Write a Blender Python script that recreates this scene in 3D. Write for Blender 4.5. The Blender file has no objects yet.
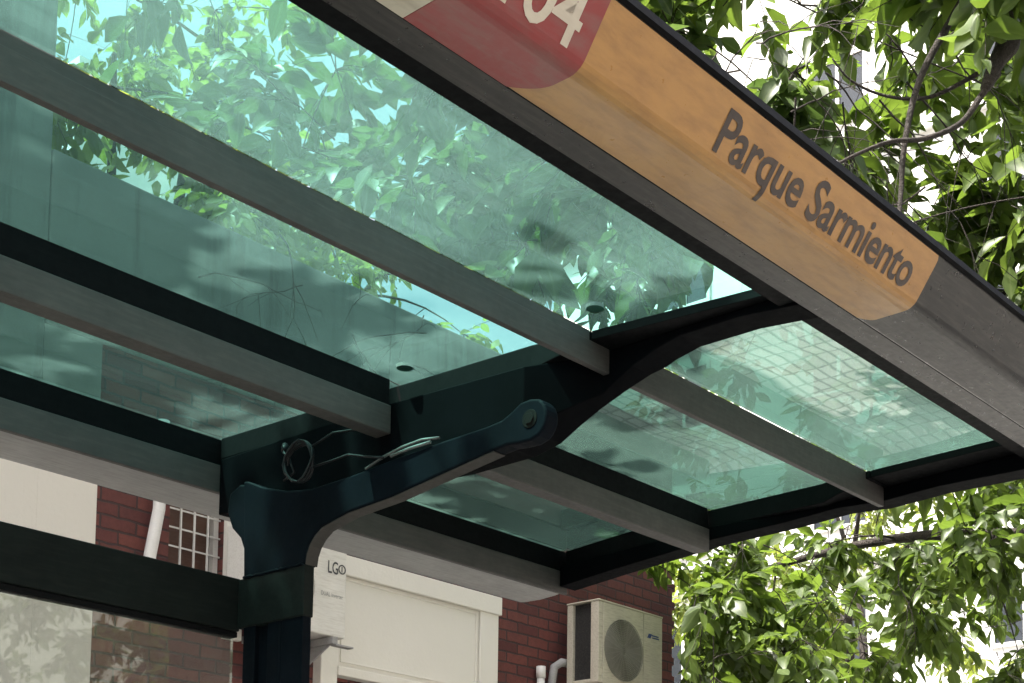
import bpy, bmesh, math, random
import numpy as np
from mathutils import Vector, Matrix

S = bpy.context.scene
COL = S.collection
rad = math.radians

# ------------------------------------------------------------------ camera
EYE = 1.35                                  # camera height above the pavement
R = np.array([[0.66134, 0.07476, 0.74635], [-0.74996, 0.04691, 0.65983], [0.01432, -0.99610, 0.08709]])
q, r_ = np.linalg.qr(R); q = q * np.sign(np.diag(r_)); R = q
cam_d = bpy.data.cameras.new('camera'); cam = bpy.data.objects.new('camera', cam_d); COL.objects.link(cam)
m = Matrix.Identity(4)
for i in range(3):
    m[i][0] = R[i, 0]; m[i][1] = -R[i, 1]; m[i][2] = -R[i, 2]
m[2][3] = EYE
cam.matrix_world = m
cam_d.sensor_width = 36.0; cam_d.lens = 36.0 * 1500 / 1024
cam_d.shift_y = (818.2 - 341.5) / 1024
cam_d.clip_start = 0.05; cam_d.clip_end = 2000
S.camera = cam

# ------------------------------------------------------------------ sky, sun, exposure
SUN_EL, SUN_AZ = rad(65), rad(-56)          # azimuth from +Y towards +X
w = bpy.data.worlds.new('World'); S.world = w; w.use_nodes = True
nt = w.node_tree
sky = nt.nodes.new('ShaderNodeTexSky'); sky.sky_type = 'NISHITA'; sky.sun_disc = False
sky.sun_elevation = SUN_EL; sky.sun_rotation = SUN_AZ
sky.air_density = 0.8; sky.dust_density = 7.0; sky.ozone_density = 1.0
bg = nt.nodes['Background']; bg.inputs['Strength'].default_value = 0.12
hs = nt.nodes.new('ShaderNodeHueSaturation'); hs.inputs['Saturation'].default_value = 0.5; hs.inputs['Value'].default_value = 1.15   # thin bright haze
nt.links.new(sky.outputs[0], hs.inputs['Color']); nt.links.new(hs.outputs[0], bg.inputs[0])
sd = bpy.data.lights.new('sun', 'SUN'); sd.energy = 4.9; sd.angle = rad(0.53); sd.color = (1.0, 0.95, 0.87)
so = bpy.data.objects.new('sun', sd); COL.objects.link(so)
sv = Vector((math.sin(SUN_AZ) * math.cos(SUN_EL), math.cos(SUN_AZ) * math.cos(SUN_EL), math.sin(SUN_EL)))
so.rotation_euler = sv.to_track_quat('Z', 'Y').to_euler(); so.location = sv * 60
S.view_settings.view_transform = 'Standard'; S.view_settings.look = 'None'
S.view_settings.exposure = 1.66; S.view_settings.gamma = 1.0; S.view_settings.use_curve_mapping = False
S.render.engine = 'CYCLES'
cy = S.cycles
cy.use_adaptive_sampling = True; cy.adaptive_threshold = 0.03; cy.use_denoising = True
cy.max_bounces = 8; cy.transparent_max_bounces = 16; cy.diffuse_bounces = 3; cy.glossy_bounces = 3
cy.transmission_bounces = 6; cy.caustics_reflective = False; cy.caustics_refractive = False
cy.sample_clamp_indirect = 6.0

# ------------------------------------------------------------------ helpers
def tag(o, label=None, cat=None, group=None, kind=None):
    if label: o['label'] = label
    if cat: o['category'] = cat
    if group: o['group'] = group
    if kind: o['kind'] = kind
    return o

def empty(name, loc=(0, 0, 0)):
    o = bpy.data.objects.new(name, None); o.location = loc; o.empty_display_size = 0.2
    COL.objects.link(o)
    return o

class MB:
    """collects shapes; build() links them as one mesh object"""
    def __init__(self): self.v = []; self.f = []; self.smooth = []
    def add(self, vs, fs, smooth=False):
        b = len(self.v); self.v += [tuple(p) for p in vs]
        self.f += [tuple(b + i for i in f) for f in fs]; self.smooth += [smooth] * len(fs)
        return self
    def box(self, x0, x1, y0, y1, z0, z1):
        vs = [(x, y, z) for x in (x0, x1) for y in (y0, y1) for z in (z0, z1)]
        return self.add(vs, [(0, 1, 3, 2), (4, 6, 7, 5), (0, 4, 5, 1), (2, 3, 7, 6), (0, 2, 6, 4), (1, 5, 7, 3)])
    def prism_x(self, poly, x0, x1, smooth=False):
        """poly of (y, z) extruded along x"""
        n = len(poly)
        vs = [(x0, p[0], p[1]) for p in poly] + [(x1, p[0], p[1]) for p in poly]
        self.add(vs, [(i, (i + 1) % n, n + (i + 1) % n, n + i) for i in range(n)], smooth)
        return self.add(vs, [tuple(range(n))[::-1], tuple(range(n, 2 * n))])
    def prism_y(self, poly, y0, y1):
        n = len(poly)
        vs = [(p[0], y0, p[1]) for p in poly] + [(p[0], y1, p[1]) for p in poly]
        return self.add(vs, [(i, (i + 1) % n, n + (i + 1) % n, n + i) for i in range(n)] + [tuple(range(n))[::-1], tuple(range(n, 2 * n))])
    def tube(self, pts, rads, n=8, closed=False):
        pts = [Vector(p) for p in pts]
        if not isinstance(rads, (list, tuple)): rads = [rads] * len(pts)
        vs = []; fs = []; N = len(pts); up = None
        for i, p in enumerate(pts):
            a = pts[(i - 1) % N] if (closed or i > 0) else p
            b = pts[(i + 1) % N] if (closed or i < N - 1) else p
            t = (b - a).normalized()
            if up is None:
                up = t.orthogonal().normalized()
            up = (up - t * up.dot(t))
            up = up.normalized() if up.length > 1e-6 else t.orthogonal().normalized()
            s = t.cross(up)
            for k in range(n):
                an = 2 * math.pi * k / n
                vs.append(p + (up * math.cos(an) + s * math.sin(an)) * rads[i])
        for i in range(N if closed else N - 1):
            j = (i + 1) % N
            for k in range(n):
                fs.append((i * n + k, i * n + (k + 1) % n, j * n + (k + 1) % n, j * n + k))
        self.add(vs, fs, True)
        if not closed:
            self.add(vs[:n], [tuple(range(n))[::-1]]); self.add(vs[-n:], [tuple(range(n))])
        return self
    def disc_x(self, c, r, x0, x1, n=28):
        return self.prism_x([(c[0] + r * math.cos(2 * math.pi * k / n), c[1] + r * math.sin(2 * math.pi * k / n)) for k in range(n)], x0, x1, True)
    def build(self, name, mat, parent=None, bevel=0.0, seg=2):
        me = bpy.data.meshes.new(name); me.from_pydata(self.v, [], self.f); me.update()
        bm = bmesh.new(); bm.from_mesh(me)
        for f, s in zip(bm.faces, self.smooth): f.smooth = s
        bmesh.ops.remove_doubles(bm, verts=bm.verts, dist=1e-6)
        bmesh.ops.recalc_face_normals(bm, faces=bm.faces); bm.to_mesh(me); bm.free()
        me.materials.append(mat)
        o = bpy.data.objects.new(name, me); COL.objects.link(o)
        if parent: o.parent = parent; o.matrix_parent_inverse = Matrix.Translation(parent.location).inverted()
        if bevel:
            b = o.modifiers.new('bevel', 'BEVEL'); b.width = bevel; b.segments = seg; b.limit_method = 'ANGLE'; b.angle_limit = rad(35)
            b.harden_normals = False
        return o

class Mat:
    def __init__(self, name):
        self.m = bpy.data.materials.new(name); self.m.use_nodes = True
        self.nt = self.m.node_tree; self.N = self.nt.nodes; self.L = self.nt.links
        self.b = self.N['Principled BSDF']; self.out = self.N['Material Output']
    def n(self, t, **kw):
        nd = self.N.new('ShaderNode' + t)
        for k, v in kw.items():
            if k in nd.inputs.keys(): nd.inputs[k].default_value = v
            else: setattr(nd, k, v)
        return nd
    def l(self, a, b): self.L.new(a, b)
    def coord(self, scale=(1, 1, 1), out='Object', rot=(0, 0, 0)):
        t = self.n('TexCoord'); mp = self.n('Mapping'); mp.inputs['Scale'].default_value = scale
        mp.inputs['Rotation'].default_value = rot
        self.l(t.outputs[out], mp.inputs[0]); return mp.outputs[0]
    def noise(self, scale, detail=4, vec=None, rough=0.6, dist=0.0):
        nd = self.n('TexNoise'); nd.inputs['Scale'].default_value = scale; nd.inputs['Detail'].default_value = detail
        nd.inputs['Roughness'].default_value = rough; nd.inputs['Distortion'].default_value = dist
        if vec is not None: self.l(vec, nd.inputs['Vector'])
        return nd.outputs['Fac']
    def ramp(self, fac, stops):
        r = self.n('ValToRGB'); e = r.color_ramp.elements
        while len(e) < len(stops): e.new(0.5)
        for k, (p, c) in enumerate(stops):
            e[k].position = p; e[k].color = (c if len(c) == 4 else tuple(c) + (1,)) if not isinstance(c, (int, float)) else (c, c, c, 1)
        self.l(fac, r.inputs[0]); return r.outputs[0]
    def mix(self, fac, a, b, mode='MIX'):
        x = self.n('MixRGB', blend_type=mode)
        for s, v in zip(x.inputs, (fac, a, b)):
            if hasattr(v, 'is_linked'): self.l(v, s)
            else: s.default_value = v if not isinstance(v, tuple) or len(v) == 4 else v + (1,)
        return x.outputs[0]
    def math(self, op, a, b=0.0):
        x = self.n('Math', operation=op)
        for s, v in zip(x.inputs, (a, b)):
            if hasattr(v, 'is_linked'): self.l(v, s)
            else: s.default_value = v
        return x.outputs[0]
    def bump(self, h, strength=0.3, dist=0.01):
        b = self.n('Bump', Strength=strength, Distance=dist); self.l(h, b.inputs['Height'])
        self.l(b.outputs[0], self.b.inputs['Normal']); return b

def painted(name, base, rough=0.45, var=0.35, dust=(0.16, 0.14, 0.12), dustamt=0.25, spec=0.5, bump=0.08, scale=6):
    """weathered paint: mottled tone, dusty film, fine grain"""
    M = Mat(name); v = M.coord()
    n1 = M.noise(scale, 6, v); n2 = M.noise(scale * 9, 3, v)
    vs = M.coord((3, 30, 30)); n3 = M.noise(4, 4, vs)
    dark = tuple(c * (1 - var) for c in base); lite = tuple(c * (1 + var) for c in base)
    c = M.ramp(n1, [(0.3, dark), (0.7, lite)])
    d = M.math('MULTIPLY', M.ramp(n3, [(0.45, 0.0), (0.75, 1.0)]), dustamt)
    c = M.mix(d, c, dust)
    M.l(c, M.b.inputs['Base Color'])
    M.l(M.ramp(n2, [(0.2, rough - 0.08), (0.8, rough + 0.14)]), M.b.inputs['Roughness'])
    M.b.inputs['Specular IOR Level'].default_value = spec
    M.bump(n2, bump, 0.004)
    return M.m

# ------------------------------------------------------------------ materials
m_char = painted('charcoal_paint', (0.055, 0.050, 0.048), 0.42, 0.2, dustamt=0.2)
m_fascia = painted('charcoal_fascia_paint', (0.017, 0.0155, 0.015), 0.30, 0.2, dustamt=0.22, bump=0.0)
m_purlin = painted('weathered_grey_paint', (0.058, 0.053, 0.051), 0.55, 0.2, dustamt=0.22)
m_black = painted('black_seal', (0.0028, 0.0028, 0.0036), 0.65, 0.3, dust=(0.03, 0.028, 0.025), dustamt=0.06, spec=0.1)
m_navy = painted('navy_black_paint', (0.0024, 0.0040, 0.0070), 0.6, 0.4, dust=(0.03, 0.03, 0.03), dustamt=0.06, spec=0.05)
m_beam = painted('black_beam_paint', (0.0018, 0.0022, 0.0032), 0.65, 0.4, dust=(0.02, 0.018, 0.016), dustamt=0.04, spec=0.03)
m_rail = painted('dark_green_paint', (0.007, 0.009, 0.0085), 0.6, 0.3, dust=(0.03, 0.03, 0.027), dustamt=0.2, spec=0.10)
m_under = painted('dusty_brown_edge', (0.030, 0.025, 0.022), 0.7, 0.3, dust=(0.055, 0.046, 0.04), dustamt=0.3)
m_gutter = painted('grey_gutter_paint', (0.33, 0.325, 0.32), 0.5, 0.12, dust=(0.12, 0.11, 0.10), dustamt=0.35)
m_strip = painted('bronze_strip', (0.16, 0.14, 0.12), 0.45, 0.2)
m_steel = painted('bolt_steel', (0.007, 0.0065, 0.006), 0.65, 0.3, dustamt=0.0, spec=0.08)
m_white = painted('white_enamel', (0.72, 0.70, 0.65), 0.45, 0.05, dust=(0.35, 0.30, 0.24), dustamt=0.35)
m_acw = painted('aged_white_enamel', (0.54, 0.50, 0.41), 0.5, 0.08, dust=(0.26, 0.22, 0.16), dustamt=0.6)
m_wbar = painted('white_bar_paint', (0.75, 0.73, 0.70), 0.5, 0.05, dustamt=0.1)
m_dark = painted('dark_void', (0.012, 0.012, 0.012), 0.8, 0.3)
m_cable = painted('cable_sheath', (0.012, 0.012, 0.014), 0.4, 0.3, dust=(0.03, 0.03, 0.03), dustamt=0.3, spec=0.2)
m_palestrip = painted('pale_strip_finish', (0.12, 0.125, 0.125), 0.5, 0.15, dustamt=0.2)
m_blue = painted('blue_print', (0.03, 0.06, 0.22), 0.5, 0.1)
m_grey_print = painted('grey_print', (0.30, 0.30, 0.29), 0.5, 0.1)
m_dk_print = painted('dark_print', (0.05, 0.05, 0.055), 0.5, 0.1, dustamt=0.1)

def mk_sign(name, base, stain, amt, rough=0.38):
    M = Mat(name); v = M.coord()
    st = M.noise(5, 6, M.coord((2.0, 9, 9))); fine = M.noise(60, 3, v); blot = M.noise(14, 5, v, 0.7, 0.8)
    c = M.mix(M.math('MULTIPLY', M.ramp(st, [(0.42, 0.0), (0.68, 1.0)]), amt), base + (1,), stain + (1,))
    c = M.mix(M.math('MULTIPLY', M.ramp(blot, [(0.55, 0.0), (0.72, 1.0)]), amt * 0.6), c, stain + (1,))
    M.l(c, M.b.inputs['Base Color'])
    M.l(M.ramp(fine, [(0.2, rough), (0.8, rough + 0.2)]), M.b.inputs['Roughness'])
    M.b.inputs['Specular IOR Level'].default_value = 0.45
    M.b.inputs['Coat Weight'].default_value = 0.3; M.b.inputs['Coat Roughness'].default_value = 0.07
    M.bump(st, 0.05, 0.01)
    return M.m
m_orange = mk_sign('orange_vinyl', (0.49, 0.255, 0.085), (0.27, 0.13, 0.05), 0.5, 0.24)
m_red = mk_sign('red_vinyl', (0.29, 0.045, 0.045), (0.25, 0.10, 0.09), 0.7)
m_cream = mk_sign('cream_vinyl', (0.60, 0.52, 0.42), (0.40, 0.32, 0.24), 0.6)
m_letter = mk_sign('charcoal_lettering', (0.050, 0.034, 0.030), (0.11, 0.07, 0.045), 0.5)
m_numeral = mk_sign('cream_lettering', (0.66, 0.58, 0.48), (0.50, 0.40, 0.32), 0.5)

def mk_glass(name, tint, dust_lo, dust_hi, wave=0.02, dustcol=(0.62, 0.80, 0.74), wscale=2.2, refl=1.4):
    """thin tinted sheet: transparent tint, fresnel mirror with slight waves, a film of dust that the sun lights"""
    M = Mat(name); v = M.coord()
    tr = M.n('BsdfTransparent'); tr.inputs[0].default_value = tint + (1,)
    gl = M.n('BsdfGlossy'); gl.inputs['Roughness'].default_value = 0.012; gl.inputs[0].default_value = (0.85, 0.97, 0.93, 1)
    tl = M.n('BsdfTranslucent'); tl.inputs[0].default_value = dustcol + (1,)
    df = M.n('BsdfDiffuse'); df.inputs[0].default_value = tuple(c * 0.5 for c in dustcol) + (1,)
    wv = M.noise(wscale, 0, v, 0.4); b = M.n('Bump', Strength=wave, Distance=0.05); M.l(wv, b.inputs['Height'])
    wv2 = M.noise(wscale * 4, 1, v); b2 = M.n('Bump', Strength=wave * 0.12, Distance=0.02); M.l(wv2, b2.inputs['Height'])
    M.l(b.outputs[0], b2.inputs['Normal'])
    M.l(b2.outputs[0], gl.inputs['Normal'])
    lw = M.n('LayerWeight'); lw.inputs['Blend'].default_value = 0.5
    fac = M.math('MULTIPLY', M.math('ADD', M.math('MULTIPLY', M.math('POWER', lw.outputs['Facing'], 5.0), 0.96), 0.04), refl)
    cl = M.noise(1.3, 4, v, 0.5, 0.5); sp = M.noise(45, 3, v); stx = M.noise(3, 4, M.coord((1, 14, 1)))
    d = M.math('MULTIPLY', M.ramp(cl, [(0.3, 0.25), (0.75, 1.0)]), M.ramp(sp, [(0.35, 0.86), (0.7, 1.0)]))
    d = M.math('MULTIPLY', d, M.ramp(stx, [(0.3, 0.75), (0.7, 1.1)]))
    dm = M.n('MapRange'); M.l(d, dm.inputs[0]); dm.inputs['To Min'].default_value = dust_lo; dm.inputs['To Max'].default_value = dust_hi
    dd = M.n('MixShader'); dd.inputs[0].default_value = 0.25; M.l(tl.outputs[0], dd.inputs[1]); M.l(df.outputs[0], dd.inputs[2])
    m1 = M.n('MixShader'); M.l(dm.outputs[0], m1.inputs[0]); M.l(tr.outputs[0], m1.inputs[1]); M.l(dd.outputs[0], m1.inputs[2])
    m2 = M.n('MixShader'); M.l(fac, m2.inputs[0]); M.l(m1.outputs[0], m2.inputs[1]); M.l(gl.outputs[0], m2.inputs[2])
    M.l(m2.outputs[0], M.out.inputs['Surface'])
    return M.m
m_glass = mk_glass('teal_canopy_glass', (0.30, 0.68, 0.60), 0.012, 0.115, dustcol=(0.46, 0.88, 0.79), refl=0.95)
m_glass_dark_dusty = mk_glass('dark_dusty_teal_canopy_glass', (0.024, 0.08, 0.062), 0.04, 0.16, dustcol=(0.46, 0.84, 0.70), refl=1.7, wave=0.03, wscale=2.3)  # thicker dust film; tint darkened to stand for the dark view behind
m_pane = mk_glass('dusty_clear_glass', (0.66, 0.70, 0.68), 0.10, 0.34, refl=2.2, wave=0.012, dustcol=(0.6, 0.62, 0.58))
def mk_window(name, col, rough=0.05):
    M = Mat(name); M.b.inputs['Base Color'].default_value = col + (1,); M.b.inputs['Roughness'].default_value = rough
    M.b.inputs['Specular IOR Level'].default_value = 0.8
    M.bump(M.noise(1.2, 2, M.coord()), 0.02, 0.05)
    return M.m
m_win = mk_window('dark_window_glass', (0.02, 0.025, 0.03))
m_winb = mk_window('blue_window_glass', (0.06, 0.16, 0.30))

def mk_plaster(name, base, stain, amt=0.5, streak=True):
    M = Mat(name); v = M.coord()
    big = M.noise(0.9, 5, v, 0.65); gr = M.noise(38, 4, v)
    stv = M.coord((3.2, 3.2, 0.22)); st = M.noise(1.6, 6, stv, 0.7)
    c = M.mix(M.math('MULTIPLY', M.ramp(big, [(0.35, 0.0), (0.75, 1.0)]), amt * 0.5), base + (1,), stain + (1,))
    if streak:
        c = M.mix(M.math('MULTIPLY', M.ramp(st, [(0.5, 0.0), (0.68, 1.0)]), amt), c, stain + (1,))
    M.l(c, M.b.inputs['Base Color']); M.b.inputs['Roughness'].default_value = 0.9
    M.b.inputs['Specular IOR Level'].default_value = 0.2
    M.bump(gr, 0.25, 0.01)
    return M.m
m_cream_wall = mk_plaster('cream_render', (0.74, 0.70, 0.63), (0.52, 0.48, 0.42), 0.3)
m_parapet = mk_plaster('stained_grey_render', (0.21, 0.20, 0.185), (0.09, 0.085, 0.08), 0.8)
m_trim = mk_plaster('white_trim_render', (0.78, 0.75, 0.68), (0.55, 0.51, 0.44), 0.35, False)
m_apart = mk_plaster('white_render', (0.78, 0.77, 0.74), (0.62, 0.60, 0.56), 0.3)
m_apart2 = mk_plaster('pale_render', (0.70, 0.71, 0.70), (0.52, 0.52, 0.50), 0.3)

def mk_brick():
    M = Mat('dark_red_brick')
    t = M.n('TexCoord'); sep = M.n('SeparateXYZ'); M.l(t.outputs['Object'], sep.inputs[0])
    xy = M.math('ADD', sep.outputs[0], sep.outputs[1])
    cb = M.n('CombineXYZ'); M.l(xy, cb.inputs[0]); M.l(sep.outputs[2], cb.inputs[1])
    wob = M.n('TexNoise'); wob.inputs['Scale'].default_value = 9; M.l(t.outputs['Object'], wob.inputs['Vector'])
    wv = M.n('VectorMath', operation='SCALE'); M.l(wob.outputs['Color'], wv.inputs[0]); wv.inputs['Scale'].default_value = 0.018
    ad = M.n('VectorMath', operation='ADD'); M.l(cb.outputs[0], ad.inputs[0]); M.l(wv.outputs[0], ad.inputs[1])
    br = M.n('TexBrick'); M.l(ad.outputs[0], br.inputs['Vector'])
    br.inputs['Color1'].default_value = (0.19, 0.052, 0.040, 1); br.inputs['Color2'].default_value = (0.085, 0.020, 0.019, 1)
    br.inputs['Mortar'].default_value = (0.055, 0.030, 0.028, 1)
    br.inputs['Scale'].default_value = 1.0; br.inputs['Mortar Size'].default_value = 0.008; br.inputs['Mortar Smooth'].default_value = 0.35
    br.inputs['Brick Width'].default_value = 0.235; br.inputs['Row Height'].default_value = 0.078; br.inputs['Bias'].default_value = -0.1
    gr = M.noise(26, 5, t.outputs['Object'], 0.7); big = M.noise(1.5, 4, t.outputs['Object'])
    c = M.mix(0.55, br.outputs['Color'], M.ramp(gr, [(0.25, 0.35), (0.75, 1.0)]), 'MULTIPLY')
    c = M.mix(M.math('MULTIPLY', M.ramp(big, [(0.4, 0.0), (0.75, 1.0)]), 0.3), c, (0.07, 0.03, 0.03, 1))
    M.l(c, M.b.inputs['Base Color']); M.b.inputs['Roughness'].default_value = 0.75
    h = M.math('SUBTRACT', M.math('MULTIPLY', gr, 0.25), br.outputs['Fac'])
    M.bump(h, 0.8, 0.015)
    return M.m
m_brick = mk_brick()

def mk_tiles(name, a, b, joint, sx, sy):
    M = Mat(name); v = M.coord()
    br = M.n('TexBrick', offset=0.0); M.l(v, br.inputs['Vector'])
    br.inputs['Color1'].default_value = a + (1,); br.inputs['Color2'].default_value = b + (1,); br.inputs['Mortar'].default_value = joint + (1,)
    br.inputs['Scale'].default_value = 1; br.inputs['Mortar Size'].default_value = 0.012; br.inputs['Mortar Smooth'].default_value = 0.2
    br.inputs['Brick Width'].default_value = sx; br.inputs['Row Height'].default_value = sy
    n = M.noise(2.5, 6, v); g = M.noise(40, 4, v)
    c = M.mix(0.5, br.outputs['Color'], M.ramp(n, [(0.3, 0.45), (0.7, 1.0)]), 'MULTIPLY')
    M.l(c, M.b.inputs['Base Color']); M.b.inputs['Roughness'].default_value = 0.8
    M.bump(M.math('SUBTRACT', M.math('MULTIPLY', g, 0.3), br.outputs['Fac']), 0.5, 0.01)
    return M.m
m_pave = mk_tiles('pavement_tiles', (0.36, 0.35, 0.33), (0.29, 0.28, 0.265), (0.14, 0.14, 0.13), 0.2, 0.1)
def mk_rough(name, c0, c1, scale=30, bump=0.5):
    M = Mat(name); v = M.coord(); n = M.noise(scale, 6, v); k = M.noise(0.7, 4, v)
    M.l(M.mix(M.ramp(k, [(0.3, 0.0), (0.7, 0.6)]), M.ramp(n, [(0.3, c0), (0.7, c1)]), tuple(x * 0.7 for x in c0) + (1,)), M.b.inputs['Base Color'])
    M.b.inputs['Roughness'].default_value = 0.85; M.bump(n, bump, 0.02)
    return M.m
m_asph = mk_rough('asphalt', (0.045, 0.045, 0.045), (0.08, 0.08, 0.078), 60)
m_conc = mk_rough('kerb_concrete', (0.26, 0.25, 0.24), (0.36, 0.35, 0.33), 40)
m_soil = mk_rough('ground_soil', (0.10, 0.085, 0.06), (0.17, 0.145, 0.11), 8)
def mk_bark():
    M = Mat('bark'); v = M.coord((1, 1, 0.25)); n = M.noise(22, 6, v, 0.7); f = M.noise(70, 4, M.coord())
    M.l(M.ramp(n, [(0.3, (0.010, 0.008, 0.006)), (0.7, (0.042, 0.031, 0.024))]), M.b.inputs['Base Color'])
    M.b.inputs['Roughness'].default_value = 0.9; M.bump(M.math('ADD', n, f), 0.9, 0.015)
    return M.m
m_bark = mk_bark()
def mk_leaf(name, dark, lite, trans, tw=0.45):
    M = Mat(name)
    at = M.n('Attribute', attribute_name='tint'); t = at.outputs['Fac']
    c = M.ramp(t, [(0.0, dark), (0.75, lite), (1.0, tuple(min(1, x * 1.35) for x in lite))])
    ve = M.n('Attribute', attribute_name='vein').outputs['Fac']                # pale midrib, blotched blade
    c = M.mix(M.ramp(ve, [(0.0, 0.6), (0.07, 0.0)]), c, (0.16, 0.20, 0.07, 1))
    c = M.mix(0.5, c, M.ramp(M.noise(24, 4, M.coord()), [(0.3, 0.55), (0.7, 1.15)]), 'MULTIPLY')
    tc = M.mix(0.5, trans + (1,), M.ramp(t, [(0.0, (0.55, 0.6, 0.5)), (1.0, (1.25, 1.1, 0.9))]), 'MULTIPLY')
    M.l(c, M.b.inputs['Base Color']); M.b.inputs['Roughness'].default_value = 0.42; M.b.inputs['Specular IOR Level'].default_value = 0.4
    tl = M.n('BsdfTranslucent'); M.l(tc, tl.inputs[0])
    mx = M.n('MixShader'); mx.inputs[0].default_value = tw
    M.l(M.b.outputs[0], mx.inputs[1]); M.l(tl.outputs[0], mx.inputs[2]); M.l(mx.outputs[0], M.out.inputs['Surface'])
    return M.m
m_leaf = mk_leaf('leaf_green', (0.035, 0.060, 0.014), (0.075, 0.115, 0.026), (0.19, 0.30, 0.04), 0.40)
m_leaf_shade = mk_leaf('leaf_shaded_green', (0.028, 0.050, 0.014), (0.060, 0.095, 0.026), (0.14, 0.24, 0.05), 0.28)  # shade on the left street tree's leaves put into a darker green
m_leaf2 = mk_leaf('leaf_yellow_green', (0.05, 0.075, 0.016), (0.11, 0.14, 0.03), (0.30, 0.38, 0.055))

# ------------------------------------------------------------------ ground
def sheet(name, x0, x1, y0, y1, z, mat, kind='structure'):
    return tag(MB().add([(x0, y0, z), (x1, y0, z), (x1, y1, z), (x0, y1, z)], [(0, 1, 2, 3)]).build(name, mat), kind=kind)
sheet('ground', -400, 400, -400, 400, -0.16, m_soil)
sheet('road', -120, 120, -8.6, 0.60, -0.15, m_asph)
tag(MB().box(-120, 120, 0.752, 30, -0.155, 0.0).build('pavement', m_pave), kind='structure')
tag(MB().box(-120, 120, 0.60, 0.75, -0.155, 0.004).build('kerb', m_conc, bevel=0.015), kind='structure')
tag(MB().box(-120, 120, -12.0, -8.6, -0.155, 0.0).build('pavement_opposite', m_pave), kind='structure')
lane = MB()
for k in range(-10, 14):
    x = k * 4.0
    lane.add([(x, -4.75, -0.146), (x + 2, -4.75, -0.146), (x + 2, -4.6, -0.146), (x, -4.6, -0.146)], [(0, 1, 2, 3)])
tag(lane.build('lane_marking', painted('road_paint', (0.7, 0.7, 0.68), 0.7)), kind='structure')

# ------------------------------------------------------------------ bus shelter
U = 1.4                                      # shelter module: design unit to metres
def W(p): return (p[0] * U, p[1] * U, p[2] * U + EYE)
def Y_(y): return y * U
def Z_(z): return z * U + EYE
def up(poly): return [(Y_(a), Z_(b)) for a, b in poly]
def ubox(mb, x0, x1, y0, y1, z0, z1): return mb.box(x0 * U, x1 * U, Y_(y0), Y_(y1), Z_(z0), Z_(z1))

XA0, XA1 = 1.884, 1.950                      # main cross beam
XE0, XE1 = 2.745, 2.805                      # right end beam
XL0, XL1 = -0.86, -0.80                      # far left end beam (outside the picture)
shelter = empty('bus_shelter', (XA0 * U, Y_(2.3), 0))
tag(shelter, 'charcoal bus stop shelter with teal glass canopy and orange Parque Sarmiento sign', 'bus shelter')

# fascia tube along the street side
def arc(c, r, a0, a1, n=7):
    return [(c[0] + r * math.cos(rad(a0 + (a1 - a0) * k / (n - 1))), c[1] + r * math.sin(rad(a0 + (a1 - a0) * k / (n - 1)))) for k in range(n)]
fold = arc((0.998, 0.978), 0.022, 270, 208, 8)
top_pt = (0.940, 1.026)
prof = [(1.064, 0.9555)] + fold + [(fold[-1][0] + (top_pt[0] - fold[-1][0]) * t, fold[-1][1] + (top_pt[1] - fold[-1][1]) * t) for t in (0.33, 0.66, 1.0)]
fas = [(1.116, 0.962), (1.072, 0.961), (1.071, 0.968), (1.068, 0.968), (1.067, 0.9565)] + prof + [(0.946, 1.036), (0.965, 1.043), (1.10, 1.050), (1.135, 1.03), (1.135, 0.985), (1.116, 0.985)]
MB().prism_x(up(fas), XL0 * U, 2.90 * U).build('fascia', m_fascia, shelter)
MB().prism_x(up([(0.9400, 1.021), (0.9355, 1.0245), (0.9405, 1.0395), (0.949, 1.0385), (0.945, 1.035)]), XL0 * U, 2.895 * U).build('top_trim', m_black, shelter)
ubox(MB(), XL0, 2.87, 1.1165, 1.150, 0.968, 0.984).build('front_gasket', m_black, shelter)

ubox(MB(), XL0 + 0.01, 2.89, 1.0672, 1.0716, 0.9585, 0.9670).build('seam_shade', m_black, shelter)  # black strip added so the open seam groove reads as shaded
# length along the fascia outline (from the seam, round the fold, up the face)
seg = [0.0]
for a, b in zip(prof, prof[1:]): seg.append(seg[-1] + math.hypot(b[0] - a[0], b[1] - a[1]))
S_FOLD = seg[8]; S_TOP = seg[-1]
def on_prof(x, s, off):
    s = max(0.0, min(S_TOP, s))
    k = max(i for i in range(len(seg) - 1) if seg[i] <= s + 1e-12)
    t = (s - seg[k]) / (seg[k + 1] - seg[k]); a, b = prof[k], prof[k + 1]
    dy, dz = b[0] - a[0], b[1] - a[1]; L = math.hypot(dy, dz)
    ny, nz = dz / L, -dy / L                 # outward (down and to the street)
    if ny > 0 and nz > 0: ny, nz = -ny, -nz
    ny, nz = (-abs(dz) / L, -abs(dy) / L)
    return (x * U, Y_(a[0] + dy * t + ny * off), Z_(a[1] + dz * t + nz * off))
def skin(x_of_s0, x_of_s1, off, ss, thick=0.0015):
    """a thin panel wrapped on the fascia between two edge curves x(s)"""
    mb = MB(); nx = 2; vs = []; n = len(ss)
    for s in ss:
        for x in (x_of_s0(s), x_of_s1(s)): vs.append(on_prof(x, s, off))
    for s in ss:
        for x in (x_of_s0(s), x_of_s1(s)): vs.append(on_prof(x, s, off - thick))
    fs = [(2 * i, 2 * i + 1, 2 * i + 3, 2 * i + 2) for i in range(n - 1)]
    o = 2 * n
    fs += [(2 * i, 2 * i + 2, o + 2 * i + 2, o + 2 * i) for i in range(n - 1)]
    fs += [(2 * i + 1, o + 2 * i + 1, o + 2 * i + 3, 2 * i + 3) for i in range(n - 1)]
    fs += [(0, o, o + 1, 1), (o - 2, o - 1, 2 * o - 1, 2 * o - 2)]
    mb.add(vs, fs, False)
    return mb
def ss_range(a, b, n=26): return [a + (b - a) * i / (n - 1) for i in range(n)]
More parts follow.
